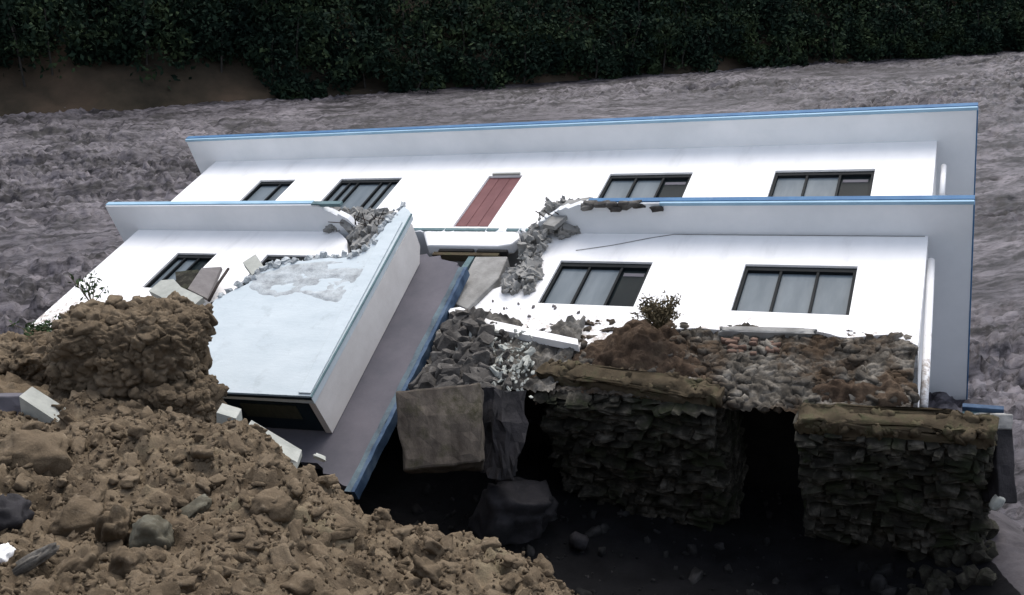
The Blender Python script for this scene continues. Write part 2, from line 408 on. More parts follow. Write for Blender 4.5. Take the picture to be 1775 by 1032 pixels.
def base_h(x, y):
    r = np.full(x.shape, WK[n_])
    for k in range(n_): r = r + WK[k] * phi((x - K[k, 0]) ** 2 + (y - K[k, 1]) ** 2)
    return r
def ground_h(x, y):
    P = np.stack([x, y, 0 * x], 1)
    h = base_h(x, y)
    up = np.clip((h - 0.0) / 1.2, 0.12, 1)          # the pit floor is smoother than the heap
    Pw = P + .12 * np.stack([fbm(P * 2.1, 3, 12), fbm(P * 2.1 + 40, 3, 13), 0 * x], 1)
    msk = np.clip(.5 + 1.1 * fbm(P * .8 + 3, 2, 15), 0.1, 1)
    d = 0.22 * fbm(P * 0.9, 5, 3, .55) + 0.15 * chunks(Pw, 0.62, 21, False) * msk + 0.12 * chunks(Pw + 5, 0.26, 31, False) * (1.1 - .6 * msk) + 0.07 * chunks(Pw + 9, 0.12, 41, False) + 0.035 * fbm(P * 9, 3, 8)
    return h + up * (d - 0.2)
def axis(segs):
    out = [segs[0][0]]
    for a, b, st in segs:
        k = max(1, int(round((b - a) / st))); out += [a + (b - a) * (i + 1) / k for i in range(k)]
    return np.array(out)
gx = axis([(-95, -30, 5), (-30, -12, .6), (-12, -8, .12), (-8, 2, .04), (2, 9, .09), (9, 20, .6), (20, 95, 5)])
gy = axis([(-25, 0, 2), (0, 5, .2), (5, 13, .04), (13, 19.5, .09), (19.5, 22, .4)])
GX, GY = np.meshgrid(gx, gy)
GZ = ground_h(GX.ravel(), GY.ravel()).reshape(GX.shape)
ground = grid_mesh('ground', GX, GY, GZ, M['soil'])
ground['kind'] = 'structure'
# pit floor: shade painted in as near-black mud; the heap: dry brown soil
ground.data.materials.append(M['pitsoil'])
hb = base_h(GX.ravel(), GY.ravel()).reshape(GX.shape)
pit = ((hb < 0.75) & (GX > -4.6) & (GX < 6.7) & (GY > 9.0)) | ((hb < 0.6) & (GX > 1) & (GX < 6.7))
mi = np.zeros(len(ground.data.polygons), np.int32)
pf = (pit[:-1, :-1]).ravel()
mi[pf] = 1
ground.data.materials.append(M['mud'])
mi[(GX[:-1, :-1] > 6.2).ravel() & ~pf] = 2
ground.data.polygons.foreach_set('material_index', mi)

# --- river: one sheet from our bank to the far shore, with standing waves running along the flow
ry = axis([(-25, 5, 3), (5, 20, .13), (20, 40, .16), (40, 95, .25), (95, 150, 3)])
rs = axis([(-3.2, -1.15, .05), (-1.15, 1.15, .0036), (1.15, 3.2, .05)])
RY, RS = np.meshgrid(ry, rs, indexing='ij')
RX = RS * (9 + 0.52 * np.maximum(RY, 0))
P2 = np.stack([RX.ravel(), RY.ravel()], 1)
al, ac = P2 @ SD, P2 @ SN
q = np.stack([al * 0.33, ac * 0.95, 0 * al], 1)
wv = fbm(q, 5, 51, 0.55)
rid = 1 - np.abs(fbm(np.stack([al * 0.5 + 0.5 * wv, ac * 1.5, 0 * al], 1), 4, 61))
big = fbm(np.stack([al * 0.06, ac * 0.16, 0 * al], 1), 3, 71)
amp = np.clip(0.55 + 0.9 * big, 0.12, 1.4)
RZ = amp * (0.10 * wv + 0.26 * (rid - 0.75) + .26 * chunks(np.stack([al * .7 + .5 * wv, ac * 2.2, 0 * al], 1), .9, 66, False) + .17 * chunks(np.stack([al * .8, ac * 2.0, 0 * al], 1), .4, 69, False)) + 0.03 * fbm(q * 5, 3, 81)
near = np.exp(-(np.maximum(0, 17 - P2[:, 1]) / 4.0))
RZ = RZ * np.clip(0.25 + 0.75 * (P2[:, 1] - 8) / 14, 0.25, 1)
river = grid_mesh('river', RX, RY, RZ.reshape(RX.shape), M['river'], keep=((shore(P2) < 6) & ~((P2[:, 0] > -5) & (P2[:, 0] < 6.7) & (P2[:, 1] > 7.5) & (P2[:, 1] < 16.5))).reshape(RX.shape))
river['kind'] = 'structure'

# --- far bank and wooded hillside
hs = axis([(-80, 160, 1.2)]); ht = axis([(-2, 6, .3), (6, 60, 1.5)])
HS, HT = np.meshgrid(hs, ht)
HX = SA[0] + SD[0] * HS + SN[0] * HT; HY = SA[1] + SD[1] * HS + SN[1] * HT
hp = np.stack([HX.ravel(), HY.ravel(), 0 * HX.ravel()], 1)
def hill_h(s, t, p):
    b = 0.55 * np.exp(-((s - 5) / 11.0) ** 2)        # bare earth slip on the left
    e = np.clip((t + fbm(p * 0.25, 3, 90) * 0.8) / 1.6, -0.6, 1)
    return e * (0.7 + b) + np.maximum(t - 1.0, 0) * (0.62 + 0.1 * fbm(p * 0.05, 2, 91)) + 0.25 * fbm(p * 0.6, 4, 92)
HZ = hill_h(HS.ravel(), HT.ravel(), hp).reshape(HX.shape)
hill = grid_mesh('hillside', HX, HY, HZ, M['hill']); hill['kind'] = 'structure'

# --- the wood on the hillside reads as one dark mass: leaves on many crowns, trunks below
def leaf_cloud(C, R, per, size, seed):
    g = np.random.RandomState(seed)
    n = len(C) * per
    c = np.repeat(C, per, 0); r = np.repeat(R, per, 0)
    d = g.normal(size=(n, 3)); d /= np.linalg.norm(d, axis=1)[:, None]
    k = g.uniform(0.25, 1, (n, 1)) ** 0.5
    lob = 1 + 0.35 * fbm(d * 1.7 + c * 0.7, 2, seed)[:, None]
    p = c + d * k * r * lob
    a = g.normal(size=(n, 3)); a /= np.linalg.norm(a, axis=1)[:, None]
    b = np.cross(a, g.normal(size=(n, 3))); b /= np.linalg.norm(b, axis=1)[:, None]
    s = size * g.uniform(0.6, 1.4, (n, 1))
    V = np.stack([p - a * s, p + b * s * .5, p + a * s, p - b * s * .5], 1).reshape(-1, 3)
    F = np.arange(n * 4).reshape(-1, 4)
    return V, F
g = np.random.RandomState(5)
NC = 1650
cs = g.uniform(-60, 130, NC); ct = 0.4 + 17 * g.uniform(0, 1, NC) ** 1.3
ct[460:760] = g.uniform(1.2, 8, 300)
ct[330:460] = g.uniform(1.4, 9, 130); cs[330:460] = g.uniform(-8, 18, 130)
cs[:330] = g.uniform(-60, 130, 330); ct[:330] = g.uniform(-.7, 1.6, 330)
bare = (np.abs(cs - 4) < 10) & (ct < 1.9)
cs, ct = cs[~bare], ct[~bare]
cx = np.stack([SA[0] + SD[0] * cs + SN[0] * ct, SA[1] + SD[1] * cs + SN[1] * ct, 0 * cs], 1)
cr = (.8 + 1.9 * g.uniform(0, 1, len(cs)) ** 1.6) * np.clip(0.6 + ct * .12, .6, 1.25)
cx[:, 2] = hill_h(cs, ct, cx) + cr * g.uniform(0.5, 1.3, len(cs))
RR = np.stack([cr, cr, cr * g.uniform(0.8, 1.35, len(cs))], 1)
V, F = leaf_cloud(cx, RR, 330, 0.165, 6)
me = bpy.data.meshes.new('forest')
me.vertices.add(len(V)); me.vertices.foreach_set('co', V.ravel())
me.loops.add(F.size); me.loops.foreach_set('vertex_index', F.ravel())
me.polygons.add(len(F)); me.polygons.foreach_set('loop_start', np.arange(len(F)) * 4); me.polygons.foreach_set('loop_total', np.full(len(F), 4))
me.update(calc_edges=True)
tr = MB()
for i in range(0, len(cs), 2):
    b = cx[i] - np.append(SN, 0) * cr[i] * .15; tr.tube([(b[0], b[1], b[2] - cr[i] - 2.0), (b[0] + g.uniform(-.3, .3), b[1], b[2] - cr[i] * .3), (b[0] + g.uniform(-.5, .5), b[1], b[2] + cr[i] * .6)], 0.07, 6, 0.03)
me.materials.append(M['leaf'])
fo = bpy.data.objects.new('forest', me); COL.objects.link(fo)
tag(fo, 'dark green wood covering the hillside beyond the muddy river', 'forest', kind='stuff')
bark = tr.build('trunks', M['bark'], fo); bark['kind'] = 'stuff'

# ================================================================== THE HOUSE (local: x along the front, y into the house, z up the storeys; z=0 is the ground-floor ceiling)
house = empty('collapsed_building', MB_, 'white two storey concrete building with blue eaves lying tilted backwards in the river', 'building')
XL, ZU = -18.1, 3.387
OV = 0.69
WT, LT, LB = 2.34, -0.95, -2.315
UWB = 0.62
wins_u = [(-15.88, -14.78), (-13.42, -11.68), (-6.47, -4.65), (-2.96, -1.06)]
wins_l = [(-16.1, -14.94), (-13.52, -12.1), (-6.5, -4.67), (-2.963, -1.063)]
def rect(a, b, c, d): return [(a, c), (b, c), (b, d), (a, d)]
def jag(pts, amp=0.05, step=0.18, seed=1):
    """roughen the marked broken edges of an outline: pts = (x, z, broken?)"""
    g = random.Random(seed); out = []
    for i, p in enumerate(pts):
        q = pts[(i + 1) % len(pts)]; out.append((p[0], p[1]))
        if p[2]:
            L = math.hypot(q[0] - p[0], q[1] - p[1]); k = int(L / step)
            for j in range(1, k):
                t = (j + g.uniform(-.3, .3)) / k
                out.append((p[0] + (q[0] - p[0]) * t + g.uniform(-amp, amp), p[1] + (q[1] - p[1]) * t + g.uniform(-amp, amp)))
    return out
# upper storey front
door_r = rect(-9.39, -8.55, 0.16, WT)
m = MB().prism([(XL, 0.156), (0, 0.156), (0, ZU), (XL, ZU)], 0.0, 0.2, holes=[rect(a, b, UWB, WT) for a, b in wins_u] + [[(-9.39, 0.22), (-8.55, 0.22), (-8.55, WT), (-9.39, WT)]])
m.build('wall', M['wall'], house)
# lower storey front, two pieces left and right of the hole torn by the porch
lo_l = jag([(XL, -0.002, 0), (XL, -3.9, 1), (-13.9, -3.9, 1), (-12.0, -3.2, 1), (-11.75, -2.0, 1), (-11.3, -1.0, 1), (-11.75, -0.35, 1), (-12.2, -0.002, 0)], 0.07, 0.2, 3)
MB().prism(lo_l, 0.0, 0.2, holes=[rect(a, b, LB, LT) for a, b in wins_l[:2]]).build('wall', M['wall'], house)
pr = [(0, -0.002, 0), (-6.9, -0.002, 1)] + [(*onB(u, v)[[0, 2]], 1) for u, v in ((935, 408), (930, 440), (905, 462), (884, 470), (868, 497), (830, 508), (806, 535), (840, 562), (900, 580), (1000, 603), (1060, 590), (1100, 566), (1200, 569), (1330, 575), (1400, 573), (1470, 586), (1540, 580))] + [(0, -3.0, 0)]
MB().prism(jag(pr, 0.03, 0.14, 5), 0.0, 0.2, holes=[rect(a, b, LB, LT) for a, b in wins_l[2:]]).build('wall', M['wall'], house)
# side and back walls, ground-floor slab
MB().box((-0.2, 0.203, 0.156), (0, 6.8, ZU - .002)).build('side_wall', M['wall'], house)
MB().box((-0.2, 0.203, -3.0), (0, 6.8, -0.003)).build('side_wall', M['wall'], house)
MB().box((XL, 0.203, 0.156), (XL + .2, 6.8, ZU - .002)).build('side_wall', M['wall'], house)
MB().box((XL, 0.203, -3.9), (XL + .2, 6.8, -0.003)).build('side_wall', M['wall'], house)
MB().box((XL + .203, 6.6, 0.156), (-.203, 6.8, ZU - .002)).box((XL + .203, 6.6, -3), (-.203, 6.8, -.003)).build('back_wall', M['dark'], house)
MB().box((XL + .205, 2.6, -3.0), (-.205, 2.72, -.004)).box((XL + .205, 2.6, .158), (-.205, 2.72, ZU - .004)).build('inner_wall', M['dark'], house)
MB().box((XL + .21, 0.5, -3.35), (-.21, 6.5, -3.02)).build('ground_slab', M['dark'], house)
# roof slab with blue fascia
TH = 0.15
rs_ = MB().box((XL - OV, -OV, ZU), (OV, 7.2, ZU + TH)).build('roof_slab', M['soffit'], house)
bevel(MB().box((XL - OV - .02, -OV - .025, ZU + .045), (OV + .02, -OV - .001, ZU + TH + .02)).build('fascia', M['blue'], rs_), .006)
bevel(MB().box((XL - OV - .012, -OV - .014, ZU - .018), (OV + .012, -OV + .05, ZU + .042)).build('fascia_lip', M['palebl'], rs_), .006)
bevel(MB().box((OV + .001, -OV + .055, ZU - .01), (OV + .025, 7.2, ZU + TH + .02)).build('fascia', M['blue'], rs_), .006)
bevel(MB().box((XL - OV - .025, -OV + .002, ZU + .02), (XL - OV - .001, 7.2, ZU + TH + .02)).build('fascia', M['palebl'], rs_), .006)
# floor slab: torn open above the entrance
bx1, bx2 = onB(545, 360, -OV)[0], onB(1012, 356, -OV)[0]
fs = [(XL - OV, -OV, 0), (bx1, -OV, 1), (bx1 + .7, -.30, 1), (-11.45, 0.0, 1), (-9.9, .04, 1), (-8.0, 0.03, 1), (-7.35, -.04, 1), (-7.1, -.4, 1), (bx2, -OV, 0), (OV, -OV, 0), (OV, 7.0, 0), (XL - OV, 7.0, 0)]
fsl = MB().prism(jag(fs, 0.075, 0.09, 9), 0.0, TH, axes=(0, 1, 2)).build('floor_slab', M['soffit'], house)
bevel(MB().box((XL - OV - .02, -OV - .025, .045), (bx1 - .15, -OV - .001, TH + .02)).build('fascia', M['palebl'], fsl), .006)
bevel(MB().box((bx1 - .15, -OV - .03, .0), (bx1 + .62, -OV + .05, TH - .02)).build('broken_fascia', M['teal'], fsl), .01)
bevel(MB().box((bx2 + .05, -OV - .025, .045), (OV + .02, -OV - .001, TH + .02)).build('fascia', M['blue'], fsl), .006)
bevel(MB().box((bx2 + 1.5, -OV - .014, -.018), (OV + .012, -OV + .05, .042)).build('fascia_lip', M['palebl'], fsl), .006)
bevel(MB().box((OV + .001, -OV + .055, -.01), (OV + .025, 7.0, TH + .02)).build('fascia', M['blue'], fsl), .006)
mm = MB()
for i in range(16):
    x = bx2 + rnd.uniform(-.1, 1.45); mm.rock((x, -OV + rnd.uniform(-.03, .12), -.02 + rnd.uniform(-.05, .05)), (.25, .1, .1), (0, rnd.uniform(-.4, .4), 0), 2, .3, .5)
o = mm.build('broken_edge', M['rubblestone'], fsl, True)
# teal trim left along the torn slab, and bent bars
bevel(MB().box((-10.3, -.03, .035), (-7.3, -.004, .13)).build('trim', M['teal'], house), .01)
for i in range(9):
    x = -11.9 + i * .11 + rnd.uniform(-.1, .1); y = -.1 - rnd.random() * .3
    MB().tube([(x, .0, .07), (x + .1, y, .05 + rnd.uniform(-.1, .05)), (x + rnd.uniform(-.1, .35), y - .25, -.1 + rnd.uniform(-.3, .25))], .011).build('rebar', M['rust'], fsl)
for i in range(5):
    x = -7.2 + i * .13; MB().tube([(x, .0, .07), (x - .05, -.3, .1), (x + rnd.uniform(-.2, .2), -.55, rnd.uniform(-.1, .2))], .011).build('rebar', M['rust'], fsl)

# windows
def window(x0, x1, z0, z1, kinds, cuts):
    f = MB(); t = .06; th = .12; y0, y1 = .045, .135
    f.box((x0 + .001, y0, z0 + .001), (x0 + t, y1, z1 - .001)).box((x1 - t, y0, z0 + .001), (x1 - .001, y1, z1 - .001))
    f.box((x0 + t, y0 + .001, z0 + .001), (x1 - t, y1 - .001, z0 + t)).box((x0 + t, y0 + .001, z1 - th), (x1 - t, y1 - .001, z1 - .001))
    xs = [x0 + t] + [x0 + (x1 - x0) * c for c in cuts] + [x1 - t]
    for c in xs[1:-1]: f.box((c - .022, y0 + .008, z0 + t), (c + .022, y1 - .003, z1 - th))
    fr = f.build('window', M['frame'], house)
    for i, k in enumerate(kinds):
        yy = .112 + .004 * (i % 2)
        MB().box((xs[i] + .001, yy, z0 + t), (xs[i + 1] - .001, yy + .006, z1 - th)).build('pane', M['glassd' if k == 'd' else 'glass'], fr)
    for i, k in enumerate(kinds):
        if k == 'd' and z0 > -2.4 and x0 > -12: MB().box((xs[i] + .06, .105, z1 - th - .20), (xs[i + 1] - .05, .111, z1 - th - .10)).build('pane_strip', M['mauve'], fr)  # plain grey strip near the top of a dark pane
    return fr
T3 = (.335, .665)
window(*wins_u[0], UWB, WT, 'll', (.62,))
window(*wins_u[1], UWB, WT, 'lllll', (.17, .31, .69, .84))
window(*wins_u[2], UWB, WT, 'lld', T3)
window(*wins_u[3], UWB, WT, 'lld', T3)
window(*wins_l[0], LB, LT, 'lld', (.25, .6))
window(*wins_l[1], LB, LT, 'lld', T3)
window(*wins_l[2], LB, LT, 'lld', (.34, .69))
window(*wins_l[3], LB, LT, 'lll', T3)
# the dark panes have one grey strip near the top
# red-brown door panel, lintel ledge, entrance beam, jamb
dr = MB().box((-9.385, .05, .225), (-8.555, .1, WT - .005))
for k in range(3): dr.box((-9.33 + k * .27, .038, .3), (-9.12 + k * .27, .048, WT - .08))
bevel(dr.build('door', M['door'], house), .006)
MB().box((-9.3, -.05, WT + .005), (-8.62, -.002, WT + .06)).build('lintel', M['pale'], house)
be = MB().prism([(-9.98, -.03), (-9.62, -.58), (-8.0, -.58), (-7.72, -.50), (-7.62, -.28), (-7.72, -.06), (-7.9, -.03)], -.06, .18)
bevel(be.build('entrance_beam', M['wall'], house), .05, 3)
MB().box((-9.3, -.02, -.72), (-8.5, .12, -.64)).box((-8.42, -.02, -.72), (-7.75, .12, -.64)).build('slot_and_door_head', M['dark'], house)  # dark bars painted in for the shaded slots below the beam
MB().box((-9.4, .0, -.83), (-7.9, .16, -.73)).build('slot_and_door_head', M['tan'], house)
MB().box((-8.55, .02, -3.0), (-8.42, .14, -.84)).build('door_frame', M['teal'], house)
jm = [onB(u, v)[[0, 2]] for u, v in ((826, 452), (882, 452), (866, 490), (812, 543), (785, 531))]
bevel(MB().prism(jm, -.10, .16).build('entrance_jamb', M['concrete'], house), .02)
# dog-leg downpipes at the right-hand corner
def bp(u, v, y): return tuple(onB(u, v, y))
MB().tube([bp(1636, 288, .25), bp(1633, 338, .25)], .05, 12).build('downpipe', M['wall'], house, True)
MB().tube([bp(1614, 452, .25), bp(1611, 520, .3), bp(1605, 640, .42), bp(1601, 706, .5)], .062, 12).build('downpipe', M['wall'], house, True)
# conduit line across the soffit of the floor slab
MB().tube([(-6.3, -.012, -.62), (-5.6, -.012, -.42), (-4.9, -.012, -.15), (-4.5, -.012, -.03), (-.05, -.012, -.03)], .007, 5).build('cable', M['concrete'], house)

# rubble-stone plinth under the front wall (local z -2.9 .. -4.7): a rough mortar sheet with stones set in it
def sheet(x0, x1, z0, z1, y_of, st, name, m, parent):
    xs = np.arange(x0, x1 + st * .5, st); zs = np.arange(z0, z1 + st * .5, st)
    X, Zz = np.meshgrid(xs, zs)
    Yy = y_of(X.ravel(), Zz.ravel()).reshape(X.shape)
    # close the sheet round its rim so that it has depth
    o = grid_mesh(name, X, Yy, Zz, m); o.parent = parent
    return o
def pl_y(x, z):
    P = np.stack([x, z, 0 * x], 1)
    return 00.09 - 0.11 * chunks(P * np.array([.7, 1, 1]) + .06 * fbm(P * 5, 2, 5)[:, None], .17, 101, False) - .05 * chunks(P, .09, 121, False) - .06 * fbm(P * 2.2, 4, 102)
pl = sheet(-5.5, -.02, -4.62, -2.72, pl_y, .025, 'plinth', M['plinth'], house)
pm = MB()
for i in range(330):
    x, z = rnd.uniform(-5.4, .3), rnd.uniform(-4.85, -2.85)
    if x > -.05 or z < -4.6 and not (-1.5 < x): continue
    pm.rock((x, .04 + rnd.uniform(-.03, .04), z), (rnd.uniform(.08, .28), rnd.uniform(.12, .2), rnd.uniform(.06, .17)), (0, rnd.uniform(-.6, .6), rnd.uniform(-.3, .3)), 2, .4, .5, None, 1.8)
pm.build('plinth_stones', M['plinth'], house, True)['kind'] = 'stuff'
bk = MB()
for i in range(16):
    bk.rock(onB(rnd.uniform(1255, 1345), rnd.uniform(590, 616), -.0), (rnd.uniform(.1, .2), .12, rnd.uniform(.05, .09)), (0, rnd.uniform(-.3, .3), 0), 2, .25, .4)
bk.build('plinth_bricks', M['brick'], house, True)['kind'] = 'stuff'
kb = MB()
kb.rock(onB(1330, 578, .0), (1.5, .16, .13), (0, -.03, 0), 4, .12, .25, None, 2).build('plinth_kerb', M['concrete'], house, True)
# footings: dry-stone masonry legs of the house seen from below
def footing(x0, x1, z, y1, seed, m):
    g = random.Random(seed)
    mb = MB(); mb.box((x0 + .06, .12, z + .07), (x1 - .06, y1 - .05, z + .5))
    y = .02
    while y < y1:
        h = g.uniform(.045, .125); x = x0 + g.uniform(-.12, .12)
        while x < x1 - .12:
            L = g.uniform(.09, .40)
            top = min(x + L, x1 + g.uniform(-.08, .12))
            mb.rock(((x + top) / 2, y + h / 2 + g.uniform(-.02, .02), z + g.uniform(-.15, .11)), ((top - x) * 1.02, h * .98, g.uniform(.2, .34)),
                    (g.uniform(-.2, .2), g.uniform(-.2, .2), g.uniform(-.25, .25)), 2, .34, .34, g.randrange(9999), 1.5)
            x = top
        # side stones
        for xx in (x0, x1):
            for kz in range(2 if x1 > 0 else 4):
                mb.rock((xx + g.uniform(-.04, .04), y + h / 2, z + .2 + kz * .26), (.22, h, .3), (0, g.uniform(-.2, .2), g.uniform(-.2, .2)), 2, .22, .5, g.randrange(9999))
        y += h
    return mb.build('footing', m, house, False)
footing(-5.56, -2.8, -4.62, 2.6, 31, M['stone'])
footing(-1.42, .93, -4.95, 2.15, 32, M['stone'])
# tan capping of the two footings
for a, b, z, tl_ in ((-5.62, -2.78, -4.3, .085), (-1.45, .96, -4.83, -.03)):
    cp = MB(); L = b - a
    cp.rock(((a + b) / 2, .02, z - (.1 if tl_ > 0 else 0)), (L, .3, .36), (0, tl_, 0), 5, .10, .25, None, 1.2)
    Vc = cp.v[0]; Vc += .03 * np.stack([fbm(Vc * 6 + 7 * k, 3, 7 + k) for k in range(3)], 1) - np.array([0, 1, 0]) * (.06 * chunks(Vc, .3, 9, False) + .10 * chunks(Vc * np.array([.5, 1, 1]), .17, 5))[:, None]
    for k in range(260):
        t = rnd.uniform(0, 1); sz = .03 + .12 * rnd.random() ** 3
        cp.rock((a + L * t, -.14 + rnd.uniform(-.03, .06), z + rnd.uniform(-.2, .16) - (L * math.tan(tl_) * (t - .5))), (sz * 1.5, sz, sz), None, 2, .4, .55, None, 1.6)
    cp.build('footing_cap', M['tan'], house, True)
# ledge and stub wall to the right of the right-hand footing
W2B = MB_.inverted()
def w2b(p): return np.array(W2B @ Vector(p))
for dv, mk, nm, hh in ((709, 'wblue', 'ledge', .04), (721, 'teal', 'ledge_edge', .05)):
    c0, c1 = w2b(wd(1668, dv, 14.3)), w2b(wd(1740, dv + 2, 14.1)); c = (c0 + c1) / 2; hx = abs(c1[0] - c0[0]) / 2
    bevel(MB().box((c[0] - hx, c[1] - .06, c[2] - hh), (c[0] + hx, c[1] + .45, c[2] + hh)).build(nm, M[mk], house), .008)

# ================================================================== THE PORCH that slid off the front
porch = empty('fallen_porch', MP_, 'white box shaped entrance porch slab with dark underside slid down in front of the house', 'porch')
PC, PHt = 0.92, 4.68
fp = [(*onP(u, v)[[0, 2]], b) for u, v, b in ((540, 690, 0), (713, 370, 1), (700, 358, 1), (668, 392, 1), (640, 430, 1), (612, 447, 1), (560, 448, 1), (500, 455, 1), (455, 470, 1), (430, 492, 1), (372, 520, 0))] + [(-3.0, 0, 0)]
MB().prism(jag(fp, .03, .16, 13), -.0, .14).build('front_panel', M['porch'], porch)
x0, z0 = 0.0, 0.0
sd_ = MB().prism([(.142, 0.0), (PC, .02), (PC, PHt - .35), (PC - .25, PHt - .1), (.142, PHt - .08)], -.12, -.001, axes=(1, 2, 0))
sd_.build('side_panel', M['porchside'], porch)
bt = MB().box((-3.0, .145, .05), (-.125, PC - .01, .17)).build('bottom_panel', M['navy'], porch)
pq = MB().box((-1.55, .3, .03), (-.45, .62, .048)).build('plaque', M['plaque'], porch)
MB().box((-3.0, -.012, -.035), (.006, .05, -.001)).build('bottom_trim', M['navy'], porch)
tl = onP(713, 372)
MB().tube([(0.004, -.004, -.02), (.004, -.004, 2.3), (tl[0] + .004, -.004, tl[2])], .022, 6).build('corner_trim', M['teal'], porch)
# rib along the upper right edge of the white panel
bevel(MB().prism([(-.26, .05), (-.03, .05), (onP(706, 376)[0] - .03, PHt - .2), (onP(700, 376)[0] - .26, PHt - .26)], -.03, -.003).build('edge_rib', M['porch'], porch), .008)
xq, zq = np.meshgrid(np.arange(-2.9, .0, .03), np.arange(2.2, 4.7, .03))
Pq = np.stack([xq.ravel(), zq.ravel(), 0 * xq.ravel()], 1)
Cq = np.array([onP(u, v)[[0, 2]] for u, v in ((428, 498), (446, 474), (500, 458), (560, 452), (612, 451), (640, 446), (652, 440), (622, 492), (585, 528), (520, 512), (470, 520))])
inq = np.zeros(len(Pq), bool); dq = np.full(len(Pq), 9.)
for i in range(len(Cq)):
    a, b = Cq[i], Cq[i - 1]
    inq ^= ((a[1] > Pq[:, 1]) != (b[1] > Pq[:, 1])) & (Pq[:, 0] < (b[0] - a[0]) * (Pq[:, 1] - a[1]) / (b[1] - a[1] + 1e-9) + a[0])
    ab = b - a; t = np.clip(((Pq[:, :2] - a) @ ab) / (ab @ ab), 0, 1); dq = np.minimum(dq, np.linalg.norm(Pq[:, :2] - a - t[:, None] * ab, axis=1))
sq = np.where(inq, dq, -dq) + .05 * fbm(Pq * 4, 3, 77)
yq = .006 - .30 * np.clip(sq, 0, .12) * (.25 + .30 * chunks(Pq * np.array([.45, 1, 1]) + .12 * fbm(Pq * 2, 3, 78)[:, None], .42, 79, False) + .35 * fbm(Pq * np.array([2, 5, 1]), 4, 80))
br_ = grid_mesh('broken_render', xq, yq.reshape(xq.shape), zq, M['brokenrender'], keep=(sq > -.04).reshape(xq.shape)); br_.parent = porch
pb = MB(); ln = [onP(u, v, .05) for u, v in ((372, 522), (428, 493), (455, 471), (500, 456), (560, 449), (612, 448), (640, 431), (668, 393), (698, 360))]
for i in range(230):
    k = rnd.randrange(len(ln) - 1); p = ln[k] + (ln[k + 1] - ln[k]) * rnd.random() + np.array([rnd.gauss(0, .04), rnd.uniform(-.06, .08), rnd.gauss(0, .05)])
    sz = .025 + .11 * rnd.random() ** 3; pb.rock(p, (sz * 1.5, sz, sz), None, 2, .4, .5, None, 1.7)
pb.build('crumbled_edge', M['brokenrender'], porch)
# mauve slab underneath with its blue edge
Y1 = PC + .02
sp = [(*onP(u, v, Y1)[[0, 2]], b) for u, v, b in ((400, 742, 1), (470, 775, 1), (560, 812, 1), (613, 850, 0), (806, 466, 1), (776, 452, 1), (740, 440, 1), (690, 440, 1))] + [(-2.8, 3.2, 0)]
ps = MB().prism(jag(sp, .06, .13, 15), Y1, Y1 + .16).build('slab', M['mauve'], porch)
a, b = onP(613, 850, Y1), onP(806, 466, Y1)
d = (b - a) / np.linalg.norm(b - a); nn = np.array([d[2], 0, -d[0]])
ed = [a - d * .05, b + d * .02]
P8 = []
for yy in (-.03, .17):
    for pp, off in ((ed[0], -.02), (ed[1], -.02), (ed[1], .05), (ed[0], .05)):
        q = pp + nn * off; P8.append((q[0], Y1 + yy, q[2]))
wear(MB().hexa(np.array(P8)).build('slab_fascia', M['wblue'], ps), .013, 40)
P8 = []
for yy in (-.018, -.002):
    for pp, off in ((ed[0], -.13), (ed[1], -.13), (ed[1], -.024), (ed[0], -.024)):
        q = pp + nn * off; P8.append((q[0], Y1 + yy, q[2]))
wear(MB().hexa(np.array(P8)).build('slab_lip', M['wteal'], ps), .012, 40, 8)

# ================================================================== BROKEN PIECES, HEAPS, ROCKS
MBi = np.array(MB_)
def b2w(p): return MBi[:3, :3] @ np.asarray(p) + MBi[:3, 3]
ROTB = MB_.to_euler()
def single(name, mb, m, label, cat, group=None, smooth=True):
    """a thing that is one mesh: move its origin to its lowest middle point"""
    V = np.concatenate(mb.v); c = V.mean(0); c[2] = V[:, 2].min()
    mb.v = [v - c for v in mb.v]
    o = mb.build(name, m, None, smooth); o.location = c
    return tag(o, label, cat, group)
def bmb_to_world(mb):
    mb.v = [v @ MBi[:3, :3].T + MBi[:3, 3] for v in mb.v]; return mb

# rubble hanging where the slab tore (left) and broken masonry right of the entrance
rb = MB()
for i in range(620):
    u, v = rnd.uniform(560, 690), rnd.uniform(362, 446)
    if v < 350 + (u - 560) * .18 or v > 405 + (690 - u) * .30 and u < 600: continue
    if v > 395 and u < 610: continue
    p = onB(u, v, -.03 - .15 * rnd.random()); s = .03 + .2 * rnd.random() ** 3
    rb.rock(p, (s * 1.5, s * .8, s * .6), None, 2, .45, .42, None, 1.8)
tag(bmb_to_world(rb).build('rubble', M['concrete'], None, False), 'broken grey masonry hanging under the torn floor slab beside the porch top', 'rubble', kind='stuff')
rb = MB()
for i in range(1500):
    u, v = rnd.uniform(850, 1040), rnd.uniform(350, 505)
    lo = 945 - (v - 352) * .5; hi = 1040 - (v - 352) * .9 if v < 405 else 952 - (v - 405) * .3
    if not (lo < u < hi): continue
    p = onB(u, v, -.02 - .12 * rnd.random()); s = .025 + .2 * rnd.random() ** 4
    rb.rock(p, (s * 1.5, s * .8, s * .7), None, 2, .5, .42, None, 1.8)
tag(bmb_to_world(rb).build('rubble', M['concrete'], None, False), 'broken masonry between the entrance and the first window right of it', 'rubble', kind='stuff')
rb = MB()
for i in range(34):
    t = rnd.random() ** 1.6; u = 850 + 150 * t + rnd.gauss(0, 18); v = 520 + 60 * rnd.random() + t * 10
    if v > 575 + (u - 850) * .17: continue
    s = rnd.uniform(.02, .065); rb.rock(onB(u, v, -.008), (s * 1.4, s * .6, s), None, 2, .4, .6)
tag(bmb_to_world(rb).build('mud_spatter', M['wood'], None, True, False), 'small brown chips and mud spots stuck to the white wall below the first window', 'mud spots', kind='stuff')
